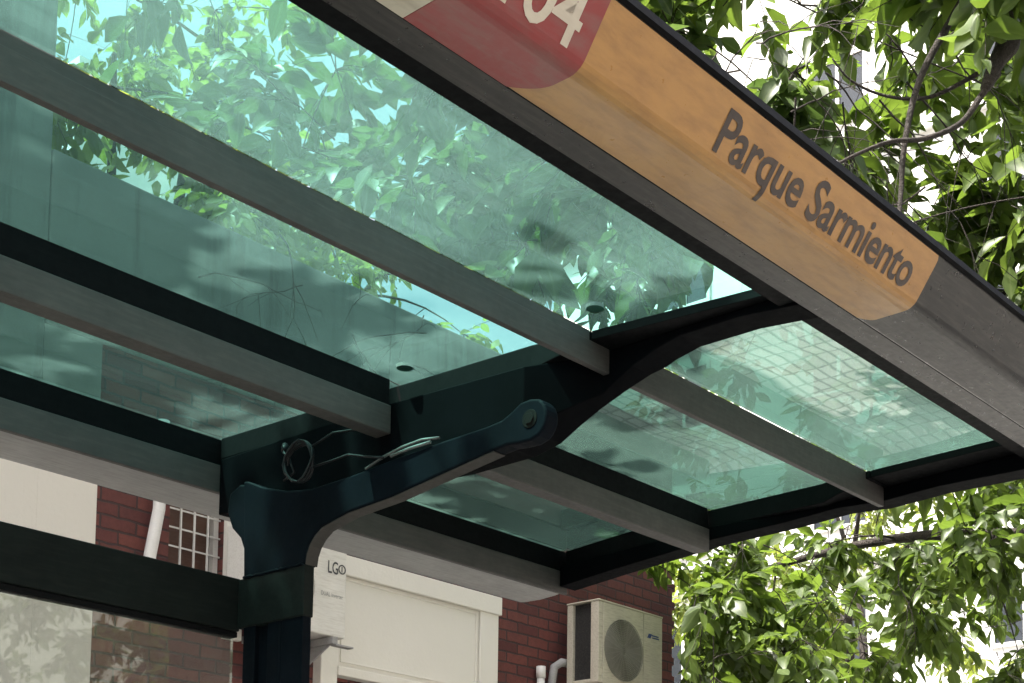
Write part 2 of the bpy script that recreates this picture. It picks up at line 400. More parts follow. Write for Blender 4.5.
ss = sorted(set(ss_range(0.002, S_TOP - 0.006, 30)))
def sign_right(s):                            # right edge of the orange panel with a rounded lower corner
    return 1.992 - 0.03 * max(0, 1 - s / 0.02) ** 2 - 0.012 * max(0, (s - S_TOP + 0.015) / 0.015) ** 2
sign = skin(lambda s: XL0 + 0.1, sign_right, 0.0034, ss, 0.0034).build('sign_panel', m_orange, shelter)

def text_pts(body, font_w=1.0, bold=0.0, spacing=1.0):
    c = bpy.data.curves.new('t', 'FONT'); c.body = body; c.size = 1.0; c.offset = bold; c.space_character = spacing
    c.resolution_u = 4; c.extrude = 0.0
    o = bpy.data.objects.new('t', c); COL.objects.link(o)
    bpy.context.view_layer.update()
    me = bpy.data.meshes.new_from_object(o.evaluated_get(bpy.context.evaluated_depsgraph_get()))
    vs = [tuple(v.co) for v in me.vertices]; fs = [tuple(p.vertices) for p in me.polygons]
    bpy.data.objects.remove(o); bpy.data.curves.remove(c); bpy.data.meshes.remove(me)
    return vs, fs
def wrap_text(body, x0, x1, s0, cap, off, bold, name, mat, parent, spacing=1.0):
    vs, fs = text_pts(body, bold=bold, spacing=spacing)
    xs = [v[0] for v in vs]; a, b = min(xs), max(xs)
    # subdivide finely enough to follow the fold
    bm = bmesh.new()
    bv = [bm.verts.new(v) for v in vs]
    for f in fs:
        try: bm.faces.new([bv[i] for i in f])
        except ValueError: pass
    k = cap / 0.70
    for q in range(-14, 60):
        h = bm.verts[:] + bm.edges[:] + bm.faces[:]
        bmesh.ops.bisect_plane(bm, geom=h, plane_co=(0, q * 0.03 + 0.001, 0), plane_no=(0, 1, 0))
    mb = MB()
    bm.verts.index_update()
    P = [on_prof(x0 + (v.co.x - a) / (b - a) * (x1 - x0), s0 + v.co.y * k, off) for v in bm.verts]
    mb.add(P, [tuple(v.index for v in f.verts) for f in bm.faces])
    bm.free()
    return mb.build(name, mat, parent)
S_BASE = S_FOLD + 0.002
wrap_text('Parque Sarmiento', 1.450, 1.948, S_BASE - 0.002, 0.050, 0.0042, 0.019, 'lettering', m_letter, sign, 0.98)
badge = skin(lambda s: 1.015, lambda s: 1.206 - 0.035 * max(0, 1 - s / 0.045) ** 2, 0.0046, ss, 0.0012).build('route_badge', m_red, shelter)
wrap_text('104', 1.064, 1.182, S_BASE - 0.0045, 0.060, 0.0054, 0.012, 'route_number', m_numeral, badge, 0.95)
skin(lambda s: 0.94, lambda s: 1.014, 0.0046, ss, 0.0012).build('badge_tail', m_cream, shelter)

# cross beams: bent in plan, thinner towards the street
def interp(t, pts):
    return float(np.interp(t, [p[0] for p in pts], [p[1] for p in pts]))
def loft(left, right, low, top, dx=0.0):
    ys = sorted(set(round(p[0], 4) for c in (left, right, low, top) for p in c)); lo, hi = left[0][0], left[-1][0]
    ys = [y for y in ys if lo - 1e-6 <= y <= hi + 1e-6]
    vs = []; n = len(ys)
    for y in ys:
        l, r, a, b = interp(y, left) + dx, interp(y, right) + dx, interp(y, low), interp(y, top)
        vs += [W((l, y, a)), W((r, y, a)), W((r, y, b)), W((l, y, b))]
    fs = [(4 * i + k, 4 * i + (k + 1) % 4, 4 * i + 4 + (k + 1) % 4, 4 * i + 4 + k) for i in range(n - 1) for k in range(4)]
    fs += [(0, 1, 2, 3), (4 * n - 4, 4 * n - 3, 4 * n - 2, 4 * n - 1)]
    return MB().add(vs, fs)
def xb(mb, x0, x1, y0, y1, z0, z1): return ubox(mb, x0, x1, y0, y1, z0, z1)
lowA = [(1.117, 0.962), (1.22, 0.972), (1.332, 0.972), (1.38, 0.962), (1.425, 0.946), (1.467, 0.924), (1.509, 0.899), (1.542, 0.876), (1.575, 0.85), (1.62, 0.832), (1.75, 0.826), (2.10, 0.835), (2.358, 0.845)]
leftA = [(1.117, 1.890), (1.485, 1.890), (1.58, 1.800), (1.87, 1.778), (2.358, 1.780)]
rightA = [(1.117, 1.952), (1.40, 1.950), (1.62, 1.88), (1.9, 1.858), (2.358, 1.858)]
topA = [(1.117, 0.984), (1.47, 0.984), (1.58, 0.957), (2.358, 0.957)]
lowE = [(1.117, 0.946), (1.34, 0.957), (1.493, 0.955), (1.68, 0.937), (1.926, 0.923), (2.164, 0.915), (2.358, 0.905)]
leftE = [(1.117, 2.790), (1.485, 2.837), (1.56, 2.800), (1.87, 2.773), (2.358, 2.835)]
rightE = [(y, x + 0.06) for y, x in leftE]
capA = [(1.117, 1.880), (1.468, 1.838), (1.583, 1.821), (1.871, 1.808), (2.095, 1.792), (2.358, 1.781)]
capE = [(1.117, 2.734), (1.459, 2.757), (1.598, 2.775), (1.875, 2.787), (2.086, 2.806), (2.358, 2.857)]
def cross_beam(left, right, low, cap, dx=0.0):
    b = loft(left, right, low, [(y, z - 0.0005) for y, z in topA], dx).build('cross_beam', m_beam, shelter, 0.003)
    front = [p for p in cap if p[0] <= 1.47]; rear = [cap[1]] + [p for p in cap if p[0] > 1.47]
    rear = [(rear[0][0] + 0.003, rear[0][1])] + rear[1:]
    loft(front, right, topA, [(1.117, 0.999), (2.358, 0.999)], dx).build('glazing_strip', m_black, b, 0.0015)
    loft(rear, right, topA, [(1.117, 1.0), (2.358, 1.0)], dx).build('beam_cap', m_black, b, 0.003)
cross_beam(leftA, rightA, lowA, capA); cross_beam(leftE, rightE, lowE, capE); cross_beam(leftE, rightE, lowE, capE, -3.65)
# purlins, rear beam: one run per bay
for (p1, p2, p3) in (((-0.86, 1.8885), (-0.86, 1.777), (-0.80, 1.859)), ((1.951, 2.834), (1.862, 2.772), (1.8591, 2.868))):
    xb(MB(), p1[0], p1[1], 1.470, 1.482, 0.9425, 0.9838).build('purlin', m_purlin, shelter, 0.0015)
    xb(MB(), p1[0], p1[1] - 0.052, 1.4712, 1.4808, 0.9839, 1.0).build('purlin_upstand', m_purlin, shelter)
    p = xb(MB(), p2[0], p2[1], 1.868, 1.905, 0.899, 0.951).build('purlin', m_purlin, shelter, 0.003)
    xb(MB(), p2[0], p2[1], 1.874, 1.909, 0.9512, 0.9995).build('purlin_upstand', m_black, p)
    p = xb(MB(), p3[0], p3[1], 2.360, 2.372, 0.8905, 0.947).build('rear_beam', m_purlin, shelter, 0.003)
    xb(MB(), p3[0], p3[1], 2.366, 2.372, 0.9472, 1.0).build('rear_upstand', m_black, p)
# half round gutter behind the rear beam
gut = [(2.374, 0.899), (2.40, 0.8945), (2.45, 0.891)] + [(2.50 + 0.058 * math.sin(rad(a)), 0.945 - 0.053 * math.cos(rad(a))) for a in range(0, 91, 15)] + [(2.56, 1.0), (2.374, 1.0)]
MB().prism_x(up(gut), XL0 * U, 2.868 * U, True).build('gutter', m_gutter, shelter, 0.002)
# glass sheets and their fixing discs
for x0, x1, gm in ((-0.86, 1.90, m_glass), (1.9005, 2.87, m_glass_dark_dusty)):
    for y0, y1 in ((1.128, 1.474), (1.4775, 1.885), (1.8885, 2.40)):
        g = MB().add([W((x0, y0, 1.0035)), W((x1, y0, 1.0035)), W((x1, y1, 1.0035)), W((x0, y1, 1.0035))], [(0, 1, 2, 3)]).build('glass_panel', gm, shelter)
for cx, cy_ in ((1.785, 1.420), (1.765, 1.825)):
    n = 20
    pl = [(cx * U + 0.020 * math.cos(2 * math.pi * k / n), Y_(cy_) + 0.020 * math.sin(2 * math.pi * k / n)) for k in range(n)]
    z0, z1 = Z_(1.0045), Z_(1.010)
    MB().add([(a, b, z0) for a, b in pl] + [(a, b, z1) for a, b in pl],
             [(i, (i + 1) % n, n + (i + 1) % n, n + i) for i in range(n)] + [tuple(range(n))[::-1], tuple(range(n, 2 * n))]).build('glass_clamp', m_strip, shelter)

# bracket casting with the round bolted end
XB0, XB1 = 1.743, 1.774
KB = 1.743 / 1.86
def kp(poly): return [(y * KB, z * KB) for y, z in poly]
bt = [(1.618, 0.928), (1.640, 0.926), (1.662, 0.914), (1.683, 0.9055), (1.718, 0.902), (1.824, 0.899), (1.933, 0.894), (2.062, 0.885), (2.176, 0.882), (2.251, 0.893), (2.322, 0.914), (2.372, 0.936), (2.385, 0.938)]
bl = [(2.376, 0.735), (2.189, 0.735), (2.186, 0.755), (2.178, 0.772), (2.164, 0.787), (2.144, 0.800), (2.07, 0.815), (1.952, 0.8225), (1.805, 0.842), (1.70, 0.856), (1.668, 0.8585), (1.645, 0.856), (1.617, 0.8555)]
circ = [(1.617 + 0.0365 * math.cos(rad(a)), 0.892 + 0.0365 * math.sin(rad(a))) for a in range(255, 104, -15)]
brk = MB().prism_x(up(kp(bt + bl + circ[1:-1])), XB0 * U, XB1 * U).build('bracket', m_navy, shelter, 0.006, 3)
# fat root of the casting around the post head, with a rounded rear lug
root = [(2.34, 0.915), (2.377, 0.932), (2.406, 0.938), (2.438, 0.925), (2.445, 0.886), (2.428, 0.850), (2.400, 0.825), (2.383, 0.79), (2.378, 0.741), (2.34, 0.741)]
MB().prism_x(up(kp(root)), (XB0 + 0.006) * U, (XB1 + 0.03) * U).build('rear_lug', m_navy, brk, 0.008, 3)
under = [(2.188, 0.7352), (2.1845, 0.754), (2.1765, 0.7705), (2.163, 0.7855), (2.143, 0.7985), (2.07, 0.8135), (1.952, 0.821), (1.805, 0.8405), (1.70, 0.8545)]
uv = under + [(a + 0.001, b + 0.0014) for a, b in reversed(under)]
MB().prism_x(up(kp(uv)), (XB0 + 0.002) * U, (XB1 - 0.001) * U).build('bracket_underside', m_under, brk)
bo = MB(); bo.disc_x((Y_(1.617 * KB), Z_(0.893 * KB)), 0.0135, (XB0 - 0.004) * U, XB0 * U + 0.001, 6); bo.disc_x((Y_(1.617 * KB), Z_(0.893 * KB)), 0.021, (XB0 - 0.0015) * U, XB0 * U + 0.001)
bo.build('bolt', m_steel, brk, 0.001)
# uneven weld bead where the casting meets the post collar
wr = random.Random(8)
MB().tube([W((XB0 - 0.0015 + wr.uniform(-.0006, .0006), y * KB, (0.7355 + wr.uniform(-.0012, .0012)) * KB)) for y in np.linspace(2.192, 2.372, 26)], [0.0035 + wr.uniform(0, .0016) for _ in range(26)], 6).build('weld_bead', m_navy, brk)
# posts, collar, rail and rear pane
for xo in (0.0, -2.45):
    x0, x1 = XB0 + 0.001 + xo, XB0 + 0.021 + xo
    po = MB(); y0, y1 = 2.190 * KB, 2.372 * KB
    poly = [(x0, y0), (x1, y0), (x1, y1), (x0, y1), (x0, 2.335 * KB), (x0 + 0.012, 2.335 * KB), (x0 + 0.012, 2.296 * KB), (x0, 2.296 * KB), (x0, 2.262 * KB), (x0 + 0.003, 2.260 * KB), (x0 + 0.003, 2.254 * KB), (x0, 2.252 * KB)]
    n = len(poly); zt = Z_(0.7345 * KB)
    po.add([(a * U, b * U, 0.0) for a, b in poly] + [(a * U, b * U, zt) for a, b in poly],
           [(i, (i + 1) % n, n + (i + 1) % n, n + i) for i in range(n)] + [tuple(range(n))[::-1], tuple(range(n, 2 * n))])
    post = po.build('post', m_navy, shelter, 0.004)
    xb(MB(), x0 - 0.003, x1 + 0.002, y0 - 0.003, y1 + 0.016, 0.634 * KB, 0.735 * KB).build('collar', m_rail, post, 0.004)
xb(MB(), -0.60, XB0 + 0.006, 2.390 * KB, 2.43 * KB, 0.630 * KB, 0.738 * KB).build('rear_rail', m_rail, shelter, 0.004)
xb(MB(), -0.60, XB0 + 0.004, 2.394 * KB, 2.42 * KB, 0.618 * KB, 0.6295 * KB).build('rail_gasket', m_black, shelter, 0.002)
MB().add([W((-0.60, 2.405 * KB, 0.619 * KB)), W((XB0 + 0.002, 2.405 * KB, 0.619 * KB)), W((XB0 + 0.002, 2.405 * KB, -0.75)), W((-0.6, 2.405 * KB, -0.75))], [(0, 1, 2, 3)]).build('rear_pane', m_pane, shelter)

def WK(p): return W(tuple(v * KB for v in p))
# loose cable hanging on the bracket
cable = MB(); rng = random.Random(4)
c0 = Vector(WK((1.842, 2.185, 0.930)))
pts = []
for k in range(0, 60):
    a = 2 * math.pi * k / 15.0
    rr = 0.047 + 0.004 * math.sin(k * 1.3) + 0.0006 * k * 0.1
    pts.append(c0 + Vector((-0.008 + 0.010 * math.sin(k * 0.37), rr * 0.95 * math.cos(a), rr * math.sin(a) * 1.05)))
cable.tube(pts, 0.0032, 6)
lead = [WK((1.852, 2.245, 0.975)), WK((1.842, 2.238, 0.962)), WK((1.842, 2.222, 0.945)), WK((1.842, 2.205, 0.915)), WK((1.842, 2.235, 0.905))]
cable.tube(lead, 0.0035, 6)
cable.tube([WK((1.842, 2.16, 0.955)), WK((1.846, 2.10, 0.972)), WK((1.852, 2.05, 0.968)), WK((1.858, 2.00, 0.966))], 0.003, 6)
cable.tube([WK((1.842, 2.15, 0.915)), WK((1.846, 2.10, 0.918)), WK((1.85, 2.06, 0.922)), WK((1.852, 2.01, 0.908)), WK((1.856, 1.97, 0.899))], 0.003, 6)
cable.tube([WK((1.852, 2.247, 0.982)), WK((1.845, 2.241, 0.966))], 0.008, 8)
tag(cable.build('cable_coil', m_cable), 'coil of loose dark cable hanging at the root of the shelter bracket', 'cable')
strap = MB()  # two thin pale tubes along the bracket's upper edge
def ribbon(mb, pts, h):
    vs = [];
    for p in pts: vs += [Vector(p), Vector(p) + Vector((0.010, 0, h * 0.4))]
    mb.add(vs, [(2 * i, 2 * i + 1, 2 * i + 3, 2 * i + 2) for i in range(len(pts) - 1)])
strap.tube([WK((1.868, 2.03, 0.893)), WK((1.866, 1.98, 0.905)), WK((1.864, 1.93, 0.912)), WK((1.864, 1.88, 0.915)), WK((1.870, 1.84, 0.912))], 0.0035, 6)
strap.tube([WK((1.856, 1.95, 0.898)), WK((1.856, 1.90, 0.9015)), WK((1.858, 1.85, 0.903))], 0.004, 6)
tag(strap.build('pale_strip', m_palestrip), 'short pale strips along the top of the bolted bracket arm', 'cable')

# ------------------------------------------------------------------ brick house behind
FY = 7.15
def zr(z): return z + EYE
house = empty('brick_house', (7.3, FY + 2, 0))
tag(house, 'dark red brick house with stained grey parapet and cream panels behind the bus shelter', 'house')
XH0, XH1, ZB = 4.20, 10.06, zr(3.35)
wx0, wx1, wz0, wz1 = 5.05, 5.44, zr(1.92), zr(2.66)      # window opening
dx0, dx1, dz1 = 6.30, 7.70, zr(1.70)                      # doorway
wall = MB(); T = 0.25
def wb(x0, x1, z0, z1): wall.box(x0, x1, FY, FY + T, z0, z1)
wb(4.56, wx0, 0, ZB); wb(wx0, wx1, 0, wz0); wb(wx0, wx1, wz1, ZB); wb(wx1, dx0, 0, ZB); wb(dx0, dx1, dz1, ZB); wb(dx1, XH1, 0, ZB)
wall.box(XH1 - T, XH1, FY + T, FY + 9, 0, ZB)
wall.build('wall', m_brick, house)
tooth = MB(); rng = random.Random(2); tooth.box(XH1 - 0.03, XH1 + 0.004, FY + 0.006, FY + 0.118, 1.9, ZB - 0.02)
k = 0; z = 2.0
while z < ZB - 0.08:
    if k % 2 == 0: tooth.box(XH1 - 0.02, XH1 + 0.045 + rng.uniform(-0.008, 0.008), FY + 0.004, FY + 0.12, z, z + 0.068)
    z += 0.078; k += 1
tooth.build('toothed_edge', m_brick, house, 0.008)
pz = zr(4.34)
MB().box(XH0, XH1 - 0.02, FY - 0.012, FY + 0.22, ZB, pz).build('parapet', m_parapet, house, 0.01)
MB().box(XH0, XH1, FY + 0.23, FY + 9, ZB - 0.2, ZB - 0.05).build('roof', m_conc, house)
MB().box(XH0 - 0.0036, 4.562, FY - 0.0045, FY + T, 0, zr(2.85)).build('cream_pilaster', m_cream_wall, house)
MB().box(XH0 - 0.0036, 4.5595, FY - 0.0055, FY + T, zr(2.852), ZB - 0.001).build('render_band', m_parapet, house)
# window with grille
win = MB(); f = 0.035
win.box(wx0, wx0 + f, FY + 0.05, FY + 0.11, wz0, wz1); win.box(wx1 - f, wx1, FY + 0.05, FY + 0.11, wz0, wz1)
win.box(wx0 + f, wx1 - f, FY + 0.05, FY + 0.11, wz0, wz0 + f); win.box(wx0 + f, wx1 - f, FY + 0.05, FY + 0.11, wz1 - f, wz1)
wo = win.build('window', m_wbar, house)
MB().add([(wx0 + f, FY + 0.09, wz0 + f), (wx1 - f, FY + 0.09, wz0 + f), (wx1 - f, FY + 0.09, wz1 - f), (wx0 + f, FY + 0.09, wz1 - f)], [(0, 1, 2, 3)]).build('pane', painted('curtain_brown', (0.10, 0.045, 0.03), 0.5, 0.3), wo)
gr = MB()
for k in range(1, 4):
    x = wx0 + (wx1 - wx0) * k / 4; gr.box(x - 0.0045, x + 0.0045, FY + 0.018, FY + 0.03, wz0, wz1)
z = wz0 + 0.06
while z < wz1: gr.box(wx0, wx1, FY + 0.0305, FY + 0.038, z - 0.0045, z + 0.0045); z += 0.112
gr.build('grille', m_wbar, wo)
MB().box(wx1 + 0.002, wx1 + 0.135, FY - 0.035, FY + 0.05, wz0 - 0.1, wz1 + 0.12).build('window_jamb', m_trim, house, 0.008)
# white door surround with a recessed panel above the doorway
sx0, sx1, st, sb = 6.17, 7.83, zr(2.505), zr(1.72)
su = MB()
su.box(sx0, sx1 + 0.02, FY - 0.09, FY + 0.01, st - 0.13, st)                 # head band
su.box(sx0, sx0 + 0.14, FY - 0.075, FY + 0.01, 0, st - 0.13)                 # left
su.box(sx1 - 0.19, sx1, FY - 0.075, FY + 0.01, 0, st - 0.13)                 # right
su.box(sx0 + 0.14, sx1 - 0.19, FY - 0.058, FY + 0.01, sb + 0.06, st - 0.13)  # panel
su.box(sx0 + 0.14, sx1 - 0.19, FY - 0.085, FY + 0.01, sb, sb + 0.06)         # lower rail
so_ = su.build('door_surround', m_trim, house, 0.006)
mo = MB(); a, b, c, d = sx0 + 0.17, sx1 - 0.215, sb + 0.09, st - 0.16
for q in ((a, b, d, d + 0.012), (a, b, c, c + 0.012)): mo.box(q[0], q[1], FY - 0.068, FY - 0.0575, q[2], q[3])
for q in ((a, a + 0.012), (b - 0.012, b)): mo.box(q[0], q[1], FY - 0.0678, FY - 0.0575, c + 0.0121, d - 0.0001)
mo.build('panel_moulding', m_trim, so_, 0.003)
MB().box(dx0 + 0.001, dx1 - 0.001, FY + 0.12, FY + 0.17, 0, sb - 0.001).build('door', m_dark, house)

# white pipe
pp = MB(); pts = [(4.87, FY + 0.03, zr(1.96)), (4.87, FY - 0.03, zr(1.98)), (4.872, FY - 0.055, zr(2.02)), (4.885, FY - 0.06, zr(2.20)), (4.91, FY - 0.06, zr(2.34)), (4.935, FY - 0.06, zr(2.48)), (4.945, FY - 0.06, zr(3.0))]
pp.tube(pts, 0.036, 12)
tag(pp.build('drain_pipe', m_wbar), 'white pipe running up the brick wall beside the grilled window', 'pipe')

# air conditioners
def text_flat(body, x0, x1, z0, cap, y, name, mat, parent, bold=0.0):
    vs, fs = text_pts(body, bold=bold)
    a, b = min(v[0] for v in vs), max(v[0] for v in vs); k = cap / 0.70
    return MB().add([(x0 + (v[0] - a) / (b - a) * (x1 - x0), y, z0 + v[1] * k) for v in vs], fs).build(name, mat, parent)
def ring(cx, cz, r0, r1, y0, y1, n=40):
    vs = []; fs = []
    for k in range(n):
        a = 2 * math.pi * k / n; c, s = math.cos(a), math.sin(a)
        vs += [(cx + r0 * c, y0, cz + r0 * s), (cx + r1 * c, y0, cz + r1 * s), (cx + r1 * c, y1, cz + r1 * s), (cx + r0 * c, y1, cz + r0 * s)]
    for k in range(n):
        i, j = 4 * k, 4 * ((k + 1) % n)
        for q in range(4): fs.append((i + q, i + (q + 1) % 4, j + (q + 1) % 4, j + q))
    return vs, fs
# left unit: plain white front with grey lettering
ac1 = empty('air_conditioner', (5.70, FY - 0.28, zr(1.86)))
tag(ac1, 'white flat fronted outdoor air conditioner marked LG, half hidden behind the shelter post', 'air conditioner', 'air conditioners on the brick wall')
AY = 6.72
MB().box(5.36, 6.05, AY, AY + 0.29, zr(1.862), zr(2.46)).build('casing', m_white, ac1, 0.012, 3)
text_flat('LG', 5.895, 5.975, zr(2.245), 0.075, AY - 0.0025, 'brand_mark', m_dk_print, ac1, 0.012)
vs, fs = ring(6.008, zr(2.283), 0.022, 0.030, AY - 0.003, AY - 0.001, 24)
MB().add(vs, fs).box(6.004, 6.010, AY - 0.003, AY - 0.001, zr(2.266), zr(2.30)).build('logo_ring', m_dk_print, ac1)
text_flat('DUAL Inverter', 5.845, 6.02, zr(2.10), 0.026, AY - 0.0025, 'small_print', m_grey_print, ac1, 0.004)
g1 = MB(); cx, cz = 5.60, zr(2.13)
vs, fs = ring(cx, cz, 0.19, 0.205, AY - 0.012, AY + 0.002); g1.add(vs, fs)
for k in range(1, 7):
    vs, fs = ring(cx, cz, 0.03 * k - 0.003, 0.03 * k, AY - 0.009, AY - 0.004, 32); g1.add(vs, fs)
g1.build('fan_grille', m_white, ac1)
for x in (5.60, 5.93):
    br = MB(); br.box(x, x + 0.04, AY - 0.02, FY, zr(1.815), zr(1.858)); br.prism_x([(AY + 0.02, zr(1.8155)), (FY - 0.002, zr(1.8155)), (FY - 0.002, zr(1.60))], x + 0.014, x + 0.026)
    br.build('wall_bracket', m_gutter, ac1)
MB().box(5.95, 6.09, AY - 0.03, AY + 0.02, zr(1.805), zr(1.8145)).build('bracket_foot', m_gutter, ac1)
# right unit: open fins at the side and round fan grille
ac2 = empty('air_conditioner', (8.93, FY - 0.25, zr(1.98)))
tag(ac2, 'cream outdoor air conditioner with round fan grille and blue mark on brick corner', 'air conditioner', 'air conditioners on the brick wall')
x0, x1, z0, z1, y1 = 8.53, 9.32, zr(1.96), zr(2.58), AY + 0.30
ca = MB()
ca.box(x0 + 0.05, x1, AY + 0.012, y1, z0, z1 - 0.015)
ca.box(x0, x0 + 0.05, AY, AY + 0.075, z0, z1 - 0.015)                        # front left edge of the side
ca.box(x0, x0 + 0.05, y1 - 0.055, y1, z0, z1 - 0.015)
ca.box(x0, x0 + 0.05, AY + 0.0751, y1 - 0.0551, z0, z0 + 0.03)
ca.box(x0 - 0.006, x1 + 0.006, AY - 0.008, y1 + 0.004, z1 - 0.0148, z1)
ca.build('casing', m_acw, ac2, 0.006)
MB().box(x0 + 0.030, x0 + 0.0495, AY + 0.0755, y1 - 0.0555, z0 + 0.031, z1 - 0.016).build('coil_fins', m_dark, ac2)
MB().box(x0 + 0.0502, 9.075, AY - 0.004, AY + 0.0115, z0, z1 - 0.016).build('front_panel', m_acw, ac2, 0.003)
MB().box(9.081, x1, AY - 0.004, AY + 0.0115, z0, z1 - 0.016).build('side_cover', m_acw, ac2, 0.003)
cx, cz = 8.825, zr(2.235); fg = MB(); FR = 0.232
n = 48
fan = MB().add([(cx, AY - 0.006, cz)] + [(cx + FR * math.cos(2 * math.pi * k / n), AY - 0.006, cz + FR * math.sin(2 * math.pi * k / n)) for k in range(n)], [(0, k + 1, (k + 1) % n + 1) for k in range(n)])
fo = fan.build('fan_opening', painted('fan_shadow', (0.17, 0.16, 0.135), 0.6, 0.3), ac2)
for k in range(1, 19):
    vs, fs = ring(cx, cz, 0.013 * k - 0.0028, 0.013 * k, AY - 0.016, AY - 0.012, 36); fg.add(vs, fs)
for k in range(24):
    a = 2 * math.pi * k / 24; dxa, dza = math.cos(a), math.sin(a)
    fg.tube([(cx + 0.03 * dxa, AY - 0.0105, cz + 0.03 * dza), (cx + 0.236 * dxa, AY - 0.0105, cz + 0.236 * dza)], 0.0022, 4)
fg.build('fan_grille', painted('grille_wire', (0.30, 0.29, 0.25), 0.5, 0.1), fo)
lg = MB(); zl = zr(2.385)
lg.prism_y([(9.125, zl), (9.165, zl), (9.185, zl + 0.034), (9.145, zl + 0.034)], AY - 0.0062, AY - 0.0042)
lg.box(9.19, 9.275, AY - 0.0062, AY - 0.0042, zl + 0.004, zl + 0.012); lg.box(9.185, 9.27, AY - 0.0062, AY - 0.0042, zl + 0.020, zl + 0.030)
lg.build('blue_mark', m_blue, ac2)
for x in (8.66, 9.14): MB().box(x, x + 0.04, AY + 0.01, FY, z0 - 0.045, z0 - 0.001).build('wall_bracket', m_gutter, ac2)
pi = MB(); pi.tube([(8.50, FY - 0.05, 1.5), (8.49, FY - 0.05, zr(1.75)), (8.45, FY - 0.055, zr(1.98)), (8.47, FY - 0.06, zr(2.10)), (8.52, FY - 0.09, zr(2.14)), (8.62, FY - 0.10, zr(2.14))], 0.032, 10)
tag(pi.build('insulated_pipe', m_gutter), 'grey insulated pipe looping to the cream air conditioner', 'pipe')
pi = MB(); pi.tube([(8.33, FY - 0.05, 0.1), (8.33, FY - 0.05, zr(2.08))], 0.03, 10); pi.tube([(8.33, FY - 0.05, zr(2.0)), (8.33, FY - 0.05, zr(2.085))], 0.036, 10)
tag(pi.build('conduit', m_wbar), 'short upright white conduit on bricks left of the cream air conditioner', 'pipe')

# neighbour: tall cream block to the left
nb = empty('cream_building', (-4, FY + 4, 0))
tag(nb, 'tall plain cream rendered building left of the brick house', 'building')
MB().box(-14, XH0 - 0.004, FY - 0.004, FY + 9, 0, zr(2.85)).build('wall', m_cream_wall, nb)
MB().box(-14, XH0 - 0.004, FY - 0.008, FY + 9, zr(2.852), 10.4).build('upper_wall', m_parapet, nb, 0.01)
MB().box(-14.1, XH0 + 0.04, FY - 0.07, FY + 9, 10.4, 10.55).build('coping', m_trim, nb, 0.01)
gy = MB(); gy.box(-3.2, -1.2, FY - 0.012, FY - 0.005, 0, 2.2); gy.build('door', m_dark, nb)

# white apartment tower far to the right, blue windowed block behind the house
def facade_x(parent, x, y0, y1, zs, ww, wh, step, mat, frame):
    """windows on a face looking towards -X"""
    for z in zs:
        y = y0 + step / 2
        while y + ww < y1:
            fr = MB()
            fr.box(x - 0.06, x + 0.02, y, y + ww, z, z + 0.09); fr.box(x - 0.06, x + 0.02, y, y + ww, z + wh - 0.09, z + wh)
            for yy in (y, y + ww / 2 - 0.045, y + ww - 0.09): fr.box(x - 0.0602, x + 0.02, yy, yy + 0.09, z + 0.0901, z + wh - 0.0901)
            fo = fr.build('window', frame, parent)
            MB().add([(x - 0.02, y + 0.05, z + 0.05), (x - 0.02, y + ww - 0.05, z + 0.05), (x - 0.02, y + ww - 0.05, z + wh - 0.05), (x - 0.02, y + 0.05, z + wh - 0.05)], [(0, 1, 2, 3)]).build('pane', mat, fo)
            y += step
tw = empty('apartment_tower', (36, 16, 0))
tag(tw, 'white sunlit apartment tower with small windows seen through the trees at right', 'building')
MB().box(30, 44, 6.5, 25, 0, 34).build('wall', m_apart, tw)
facade_x(tw, 30, 5.15, 25, (4.6, 7.8, 11.0, 14.2, 17.4, 20.6), 1.5, 1.7, 4.3, m_win, m_wbar)
bk = MB()
for z in (6.9, 10.1, 13.3, 16.5, 19.7): bk.box(29.85, 30.0, 6.5, 25, z, z + 0.12)
bk.build('string_course', m_apart2, tw)
ab = empty('apartment_block', (24, 36, 0))
tag(ab, 'pale apartment block with blue windows seen through the canopy glass above the parapet', 'building')
MB().box(15.5, 19.5, 25.5, 46, 0, 19).build('wall', m_apart2, ab)
facade_x(ab, 15.5, 25.7, 44, (8.4, 11.6, 14.8), 1.5, 2.2, 3.4, m_winb, m_apart)

# buildings across the road (seen only in reflections)
op = empty('terrace_building', (4, -15, 0))
tag(op, 'long pale terrace building across the road, reflected in the shelter glass', 'building')
MB().box(-30, 40, -20, -12, 0, 8.5).build('wall', m_cream_wall, op)
for k in range(-6, 9):
    x = k * 4.2
    for z in (1.2, 4.8): MB().box(x, x + 1.3, -12.0, -11.94, z, z + 1.8).build('window', m_win, op)

